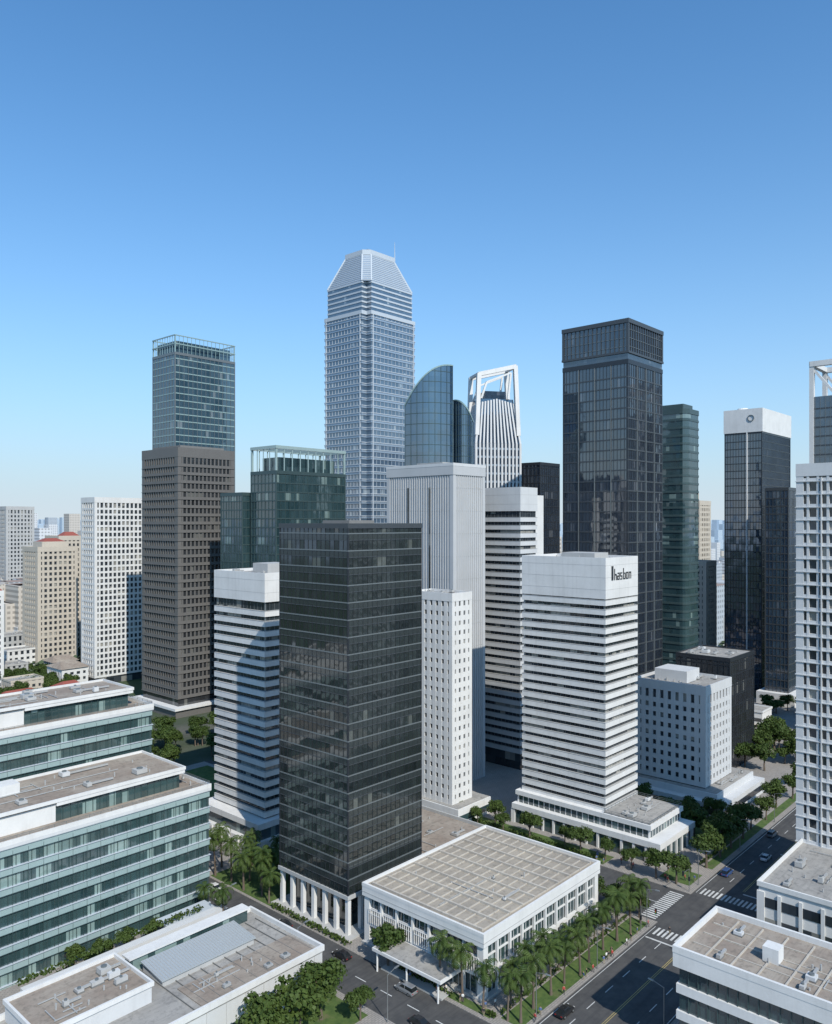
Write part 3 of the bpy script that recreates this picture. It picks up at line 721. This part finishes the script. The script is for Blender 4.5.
def make_palm(seed,h=7.):
    r=random.Random(seed); V=[];F=[];MI=[]
    bx,by=r.uniform(-.5,.5),r.uniform(-.5,.5)
    pts=[(bx*(k/5)**2,by*(k/5)**2,h*k/5) for k in range(6)]
    tube(V,F,MI,pts,[.28,.2,.18,.17,.16,.2],0)
    top=Vector(pts[-1])
    for k in range(22):
        an=k*2.399+r.uniform(-.2,.2); el=math.radians(80-k*5+r.uniform(-6,6)); L=r.uniform(3.1,4.0)
        hd=Vector((math.cos(an),math.sin(an),0)); side=Vector((-hd.y,hd.x,0)); p=top.copy(); n=12; e=el
        for i in range(n):
            d=hd*math.cos(e)+Vector((0,0,1))*math.sin(e); p2=p+d*L/n
            w=.70*math.sin(math.pi*(i+.9)/(n+1.2))+.06
            for sg in (-1,1):
                dr=(side*sg*.8+Vector((0,0,-.45))+d*.45).normalized()*w
                q=len(V); V.extend([tuple(p),tuple(p+(p2-p)*.85),tuple(p+(p2-p)*.75+dr),tuple(p+(p2-p)*.35+dr*.95)]); F.append((q,q+1,q+2,q+3)); MI.append(1)
            p=p2; e-=math.radians(8+ i*1.3)
    me=bpy.data.meshes.new('palm_mesh'); me.from_pydata(V,[],F); me.materials.append(bark); me.materials.append(pleaf); me.polygons.foreach_set('material_index',MI); me.update(); return me
trees=[make_tree(s) for s in (1,2,3)]; palms=[make_palm(s,h) for s,h in ((1,7),(2,7.8),(3,6.2),(4,7.2))]
def put(name,me,x,y,s=1.,z=.13):
    o=bpy.data.objects.new(name,me); o.location=(x,y,z); o.rotation_euler=(0,0,U(0,6.28)); k=s*U(.92,1.08); o.scale=(k*U(.93,1.07),k*U(.93,1.07),k); scene.collection.objects.link(o)
def tree(u,v,s=1.):
    x,y=W(u,v); put('broadleaf_tree',random.choice(trees),x,y,s)
def palm(u,v,s=1.):
    x,y=W(u,v); put('palm_tree',random.choice(palms),x,y,s)
u=119.5
while u<168:
    palm(u+U(-.6,.6),82.6+U(-.7,.7),U(.95,1.3))
    palm(u+2.6+U(-.6,.6),86.6+U(-.7,.7),U(.8,1.2)); u+=5.2
for u,v in ((117.2,89),(117.4,94),(117,99.5),(118.2,84.2)): palm(u,v,1.15)
for u,v in ((117,152),(118,156),(120,159),(124,156),(117,162),(121,165),(118,168.5),(123,170),(117,174),(126,163),(117,180),(121,177),(103,150),(103,158),(102,166),(118,188),(119,196),(128,158),(130,166),(127,172)): palm(u,v,U(.9,1.25))
tree(116.5,112.5,.98); tree(96,109.5,1.15); tree(89,107,1.2); tree(101,113,.8); tree(100.5,104,.7); tree(82,109,1.1)
for u,v in ((169,84),(168,90),(168.5,96),(191,85),(190.5,90),(191,97),(191,112),(190.5,128),(166.5,130),(167,138),(168,146),(190,137),(167,126),(189.5,146),(169,103),(189.5,153),(193,118),(193,142),(192,105),(168,110)): tree(u,v,U(.55,.95))
for u,v in ((205,83),(214,83),(222,83),(231,83),(240,84),(250,83),(262,84),(275,83),(288,83),(214,59),(226,58),(238,59),(250,58),(262,59),(275,58),(209,60),(220,60),(232,60),(244,60),(256,58)): tree(u,v,U(.8,1.2))
for k in range(16): tree(U(223,238),U(86,116),U(.6,1.0))
for k in range(14): tree(U(143,168),U(154,185),U(.6,1.0))
for k in range(16): tree(U(62,98),U(150,159),U(.35,.6))
for u,v in ((92,88),(84,87),(75,88),(66,87),(152,40),(158,48)): tree(u,v,U(.7,1.))
for k in range(48):
    put('broadleaf_tree',random.choice(trees),U(-125,-62),U(285,345),U(.8,1.3),0)
for k in range(85):
    y=U(365,475); put('broadleaf_tree',random.choice(trees),U(-.55,-.405)*y,y,U(.6,1.2),0)
for k in range(60):
    put('broadleaf_tree',random.choice(trees),U(112,200),U(286,332),U(.8,1.3),0)
for k in range(16):
    put('broadleaf_tree',random.choice(trees),U(140,200),U(372,384),U(.7,1.1),0)
hv=[];hf=[];hm=[]
r=random.Random(4)
for (u0,v0,u1,v1,h) in [(60,145.5,99,148,3.9),(60,151.5,99,153,6.0),(118.5,85.7,167,86.4,.9),(116.8,86,117.4,88,1),(116.8,96,117.6,110,1.0),(115.9,124,117.2,150,1.0),(101,118,102.6,140,1.2),(190,106,191,150,1.1),(205,84.2,222,85,1.1)]:
    for k in range(int((u1-u0)*(v1-v0)*14+60)):
        p=Vector((r.uniform(u0,u1),r.uniform(v0,v1),h-r.uniform(0,.8)*min(1,h)+.1)); d=Vector((r.uniform(-1,1),r.uniform(-1,1),r.uniform(.1,1))).normalized()
        a=d.orthogonal().normalized(); b=d.cross(a); s=r.uniform(.14,.28); quad(hv,hf,hm,p,a*s,b*s,0)
single('hedge',hv,hf,[leaf],None,(0,0,0),GA)
V=[];F=[];MI=[]
for k in range(2600):
    y=U(480,2600) if k%3 else U(480,900); x=(U(-.62,.62) if k%2 else U(-.6,-.38))*y; c=Vector((x,y,0)); q=U(5,9)
    for j in range(18):
        d=Vector((r.gauss(0,1),r.gauss(0,1),abs(r.gauss(0,1)))).normalized(); p=c+d*q*U(.6,1.1); a=d.orthogonal().normalized(); b=d.cross(a); s=q*.28; quad(V,F,MI,p,a*s,b*s,0)
single('distant_trees',V,F,[leafmat('distant_foliage',(.05,.085,.04),(.11,.15,.085))])  # paler than the near leaves: distance haze is mixed into this green

# ------------------------------------------------------------------ distant city
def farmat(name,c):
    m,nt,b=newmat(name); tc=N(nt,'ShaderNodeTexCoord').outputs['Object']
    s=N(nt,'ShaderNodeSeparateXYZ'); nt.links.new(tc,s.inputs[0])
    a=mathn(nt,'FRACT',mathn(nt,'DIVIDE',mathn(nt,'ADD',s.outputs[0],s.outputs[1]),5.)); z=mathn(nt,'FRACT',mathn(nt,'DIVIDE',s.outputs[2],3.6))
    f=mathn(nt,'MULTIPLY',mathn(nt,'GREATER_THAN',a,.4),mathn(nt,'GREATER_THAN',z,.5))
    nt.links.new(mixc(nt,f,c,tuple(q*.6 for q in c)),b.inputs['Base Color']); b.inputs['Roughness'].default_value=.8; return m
fm=[farmat('distant_cream_walls',(.50,.46,.41)),farmat('distant_white_walls',(.56,.57,.58)),farmat('distant_grey_walls',(.38,.42,.46)),farmat('distant_hazy_walls',(.42,.50,.57)),farmat('distant_terracotta_roofs',(.38,.28,.23))]  # bluish paleness of the far walls is haze put into their colours
V=[];F=[];MI=[]
rr_=random.Random(11)
for k in range(6400):
    y=560+ (rr_.random()**1.8)*7500; x=rr_.uniform(-.68,.68)*y
    if k%2: x=rr_.uniform(-.62,-.36)*y
    w=rr_.uniform(6,13);d=rr_.uniform(6,13);h=rr_.choice([7,8,10,12,14,18,24,34,46]) if y<2500 else rr_.choice([15,20,30,40,60,80])
    if rr_.random()<.02: h=rr_.uniform(60,84) if y<1500 else rr_.uniform(70,112)
    if y>2500:
        w*=1.8; d*=1.8
    if y>5000:
        w*=1.6; h*=1.3
    n=len(V); c,s=math.cos(GA),math.sin(GA)
    P=[(x+c*i*w-s*j*d,y+s*i*w+c*j*d) for i,j in ((-1,-1),(1,-1),(1,1),(-1,1))]
    V+=[(a,b,0) for a,b in P]+[(a,b,h) for a,b in P]
    F+=[(n+4,n+5,n+6,n+7),(n,n+1,n+5,n+4),(n+1,n+2,n+6,n+5),(n+2,n+3,n+7,n+6),(n+3,n,n+4,n+7)]
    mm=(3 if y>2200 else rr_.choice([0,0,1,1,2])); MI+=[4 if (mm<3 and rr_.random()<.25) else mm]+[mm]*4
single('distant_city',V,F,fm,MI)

# ------------------------------------------------------------------ street furniture
lampm=plain('lamp_post_metal',(.30,.31,.31),.4,.6)
V=[];F=[];MI=[]
tube(V,F,MI,[(0,0,0),(0,0,.6),(0,0,8.5)],[.16,.1,.07],0,8)
bx=B('x',0,0); bx.beam('p',lampm,(0,0,8.4),(2.2,0,9.0),.1); bx.loft('p',lampm,[(1.9,-.2,8.85),(3.0,-.15,8.95),(3.0,.15,8.95),(1.9,.2,8.85)],[(2.0,-.15,9.03),(2.9,-.1,9.08),(2.9,.1,9.08),(2.0,.15,9.03)])
vv,ff,_=list(bx.p.values())[0]; o=len(V);V+=vv;F+=[tuple(i+o for i in f) for f in ff]
lme=bpy.data.meshes.new('lamp_mesh'); lme.from_pydata(V,[],F); lme.materials.append(lampm)
def lamp(u,v,ang):
    x,y=W(u,v); o=bpy.data.objects.new('street_lamp',lme); o.location=(x,y,.13); o.rotation_euler=(0,0,GA+ang); scene.collection.objects.link(o)
for u in (60,90,122,144,166,194,222,250): lamp(u,80.6,-math.pi/2)
for u in (75,100,133,158,204,236): lamp(u,61.4,math.pi/2)
for v in (100,125,150,175): lamp(103.4,v,0)
tl_r=plain('red_lens',(.35,.02,.02),.3);tl_y=plain('amber_lens',(.4,.2,.02),.3);tl_g=plain('green_lens',(.02,.3,.1),.3)
def tlight(u,v,ang):
    x,y=W(u,v); t=B('traffic_light',x,y,GA+ang,.13)
    t.cyl('pole',lampm,0,0,0,5.6,.09,.07,8); t.beam('arm',lampm,(0,0,5.5),(3.5,0,5.7),.09)
    t.box('signal_head',blackmet,3.3,-.2,5.0,3.65,.2,6.1); t.box('signal_head',blackmet,-.25,-.2,2.6,.15,.2,3.6)
    for k,c in enumerate((tl_r,tl_y,tl_g)): t.cyl('lens_%d'%k,c,3.48,-.21,5.85-k*.33-.1,5.85-k*.33+.1,.09,None,8)
    t.done()
tlight(163.5,80.8,-math.pi/2); tlight(194.5,61.2,math.pi/2); tlight(189,80.8,math.pi)

# ------------------------------------------------------------------ cars
tyre=plain('tyre_rubber',(.02,.02,.02),.8); cglass=plain('car_glass',(.015,.018,.02),.08)
def carmesh(paintm,kind=0):
    t=B('x',0,0)
    L=2.25 if kind==0 else 2.35; Wd=.9; hb=.95 if kind==0 else 1.05
    secs=[(-L,.38,.72,.74),(-L+.12,.25,.86,.86),(-L+.9,.22,hb-.03,Wd),(-.4,.2,hb,Wd+.01),(.9,.2,hb-.02,Wd),(L-.5,.22,.78,.86),(L-.08,.27,.62,.76),(L,.4,.5,.66)]
    def ring(s):
        x,z0,z1,w=s; return [(x,-w*.93,z0),(x,w*.93,z0),(x,w,(z0+z1)/2+.05),(x,w*.92,z1),(x,-w*.92,z1),(x,-w,(z0+z1)/2+.05)]
    for k in range(len(secs)-1):
        t.loft('b',paintm,ring(secs[k]),ring(secs[k+1]),k in (0,len(secs)-2))
    top=1.42 if kind==0 else 1.68; rear=-1.55 if kind==0 else -2.1
    gr_=rear+.45 if kind==0 else rear+.1
    g0=[(rear-.25,-.80,hb-.05),(1.15,-.80,hb-.05),(1.15,.80,hb-.05),(rear-.25,.80,hb-.05)]
    g1=[(gr_,-.62,top-.05),(.35,-.62,top-.05),(.35,.62,top-.05),(gr_,.62,top-.05)]
    t.loft('g',cglass,g0,g1)
    t.loft('b',paintm,[(gr_-.05,-.65,top-.06),(.42,-.65,top-.06),(.42,.65,top-.06),(gr_-.05,.65,top-.06)],[(gr_+.1,-.58,top+.03),(.25,-.58,top+.03),(.25,.58,top+.03),(gr_+.1,.58,top+.03)])
    for sy in (-1,1):
        t.beam('b',paintm,(-.35,sy*.81,hb-.05),(-.3,sy*.64,top-.03),.08)
        for x in (-1.4,1.4):
            n=12;c=[(math.cos(i*6.2832/n)*.33,math.sin(i*6.2832/n)*.33) for i in range(n)]
            t.loft('t',tyre,[(x+a,sy*.72,.33+b) for a,b in c],[(x+a,sy*.93,.33+b) for a,b in c])
            t.loft('h',lampm,[(x+a*.55,sy*.93,.33+b*.55) for a,b in c],[(x+a*.5,sy*.945,.33+b*.5) for a,b in c])
        t.box('l',paint,L-.12,sy*.62-.14,.55,L-.02,sy*.62+.14,.68); t.box('r',tl_r,-L-.01,sy*.62-.15,.62,-L+.1,sy*.62+.15,.76)
    VV=[];FF=[];mi=[];me=bpy.data.meshes.new('car_mesh')
    for k,(V,F,m) in enumerate(t.p.values()):
        o=len(VV);VV+=V;FF+=[tuple(i+o for i in f) for f in F];mi+=[k]*len(F);me.materials.append(m)
    me.from_pydata(VV,[],FF);me.polygons.foreach_set('material_index',mi);me.update();return me
cm=[carmesh(plain('white_car_paint',(.6,.6,.6),.25)),carmesh(plain('black_car_paint',(.02,.02,.022),.2)),carmesh(plain('silver_car_paint',(.35,.36,.37),.3,.5),1),carmesh(plain('red_car_paint',(.3,.03,.03),.25)),carmesh(plain('blue_car_paint',(.04,.08,.2),.25),1)]
def car(u,v,ang,k):
    x,y=W(u,v); o=bpy.data.objects.new('car',cm[k]); o.location=(x,y,.006); o.rotation_euler=(0,0,GA+ang); scene.collection.objects.link(o)
for u,v,k in ((127,77.7,1),(205,77.6,4),(221,73.4,0),(239,77.6,2)): car(u,v,0,k)
for u,v,k in ((152,64.2,2),(214,68.6,1),(230,64.2,3)): car(u,v,math.pi,k)
for v,k in ((104,2),(122,1),(141,1),(168,0),(190,3)): car(112.6,v,math.pi/2,k)
for v,k in ((95,1),(130,4),(155,2)): car(106.7,v,-math.pi/2,k)

# ------------------------------------------------------------------ people
skin=plain('skin',(.45,.28,.19),.5); hair=plain('hair',(.02,.015,.012),.5)
def person_mesh(top,bot,stride):
    P=[(0,0,.95),(0,0,1.2),(0,0,1.42),(0,0,1.54),(.02,0,1.63),(.01,0,1.73),
       (0,.1,.9),(.18*stride,.1,.5),(.02*stride,.1,.1),(.16*stride+.05,.1,.04),
       (0,-.1,.9),(-.06*stride,-.1,.5),(-.3*stride,-.1,.12),(-.22*stride+.05,-.1,.05),
       (0,.2,1.4),(-.08*stride,.25,1.12),(.02,.27,.88),(.04,.27,.8),
       (0,-.2,1.4),(.08*stride,-.25,1.12),(.2*stride,-.26,.9),(.24*stride,-.26,.83)]
    E=[(0,1),(1,2),(2,3),(3,4),(4,5),(0,6),(6,7),(7,8),(8,9),(0,10),(10,11),(11,12),(12,13),(2,14),(14,15),(15,16),(16,17),(2,18),(18,19),(19,20),(20,21)]
    Rr=[.14,.13,.14,.055,.09,.085,.09,.06,.045,.04,.09,.06,.045,.04,.06,.045,.032,.035,.06,.045,.032,.035]
    me=bpy.data.meshes.new('pm'); me.from_pydata(P,E,[]); o=bpy.data.objects.new('pm',me); scene.collection.objects.link(o)
    o.modifiers.new('s','SKIN')
    for i,q in enumerate(Rr): me.skin_vertices[0].data[i].radius=(q,q*1.05)
    me.skin_vertices[0].data[0].use_root=True
    o.modifiers.new('d','SUBSURF').levels=1
    dg=bpy.context.evaluated_depsgraph_get(); e=bpy.data.meshes.new_from_object(o.evaluated_get(dg)); bpy.data.objects.remove(o)
    e.materials.clear()
    for mm in (top,bot,skin,hair): e.materials.append(mm)
    for p in e.polygons:
        c=p.center
        if c.z>1.69 or (c.z>1.6 and c.x<-.02): p.material_index=3
        elif c.z>1.47: p.material_index=2
        elif abs(c.y)>.2 and c.z<1.0: p.material_index=2
        elif c.z<.98: p.material_index=1
        else: p.material_index=0
        p.use_smooth=True
    return e
tops=[plain('white_shirt',(.7,.7,.68),.8),plain('blue_shirt',(.08,.14,.3),.8),plain('red_shirt',(.4,.06,.05),.8),plain('dark_jacket',(.03,.03,.035),.8)]
bots=[plain('dark_trousers',(.025,.027,.035),.8),plain('khaki_trousers',(.3,.25,.17),.8)]
pms=[person_mesh(tops[i],bots[i%2],s) for i,s in ((0,1.),(1,.7),(2,1.2),(3,.3))]
def person(u,v,k):
    x,y=W(u,v); o=bpy.data.objects.new('pedestrian',pms[k]); o.location=(x,y,.13); o.rotation_euler=(0,0,U(0,6.28)); scene.collection.objects.link(o)
rp=random.Random(3)
for k in range(34): person(rp.uniform(119,169),rp.uniform(87.2,89.8) if rp.random()<.6 else rp.uniform(80.3,81.1),rp.randrange(4))
for k in range(16): person(rp.uniform(188.5,197),rp.uniform(81,112),rp.randrange(4))
for k in range(12): person(rp.uniform(115.8,118.6),rp.uniform(88,112),rp.randrange(4))
for k in range(10): person(rp.uniform(130,200),rp.uniform(58.5,61.3),rp.randrange(4))
for k in range(8):
    person(rp.uniform(165,168),rp.uniform(64,79),rp.randrange(4))
    scene.collection.objects[-1].location.z=.012

# ------------------------------------------------------------------ sky, sun, camera
el=43.0; az=180-25.7
w=bpy.data.worlds.new('World'); scene.world=w; w.use_nodes=True; nt=w.node_tree
sk=nt.nodes.new('ShaderNodeTexSky'); sk.sky_type='NISHITA'; sk.sun_disc=False
sk.sun_elevation=math.radians(el); sk.sun_rotation=math.radians(az); sk.air_density=1.0; sk.dust_density=.6; sk.ozone_density=2.0; sk.altitude=50
bg=nt.nodes['Background']; bg.inputs[1].default_value=.15
tint=mixc(nt,1.0,sk.outputs[0],(.47,.97,1.28),'MULTIPLY')
tcw=nt.nodes.new('ShaderNodeTexCoord'); sp=nt.nodes.new('ShaderNodeSeparateXYZ'); nt.links.new(tcw.outputs['Generated'],sp.inputs[0])
az_=mathn(nt,'ABSOLUTE',sp.outputs[2])
hz=mathn(nt,'POWER',2.718,mathn(nt,'MULTIPLY',az_,-5.5))
hz2=mathn(nt,'MULTIPLY',mathn(nt,'POWER',2.718,mathn(nt,'MULTIPLY',az_,-11.0)),.85)
k_=1/.15
c=mixc(nt,hz,tint,(.52*k_,.69*k_,.82*k_))
nt.links.new(mixc(nt,hz2,c,(.68*k_,.765*k_,.83*k_)),bg.inputs[0])
sl=bpy.data.lights.new('sun','SUN'); sl.energy=4.8; sl.angle=math.radians(.5); sl.color=(1,.95,.86)
so=bpy.data.objects.new('sun',sl); scene.collection.objects.link(so)
d=Vector((-.434*math.cos(math.radians(el)),.9*math.cos(math.radians(el)),-math.sin(math.radians(el))))
so.rotation_euler=d.to_track_quat('-Z','Y').to_euler()
cam=bpy.data.cameras.new('camera'); co=bpy.data.objects.new('camera',cam); scene.collection.objects.link(co)
co.location=(0,0,90); co.rotation_euler=(math.radians(90),0,0)
cam.sensor_fit='HORIZONTAL'; cam.sensor_width=36; cam.lens=36*800/832; cam.shift_y=10/832; cam.clip_end=120000
scene.camera=co
scene.view_settings.view_transform='Standard'
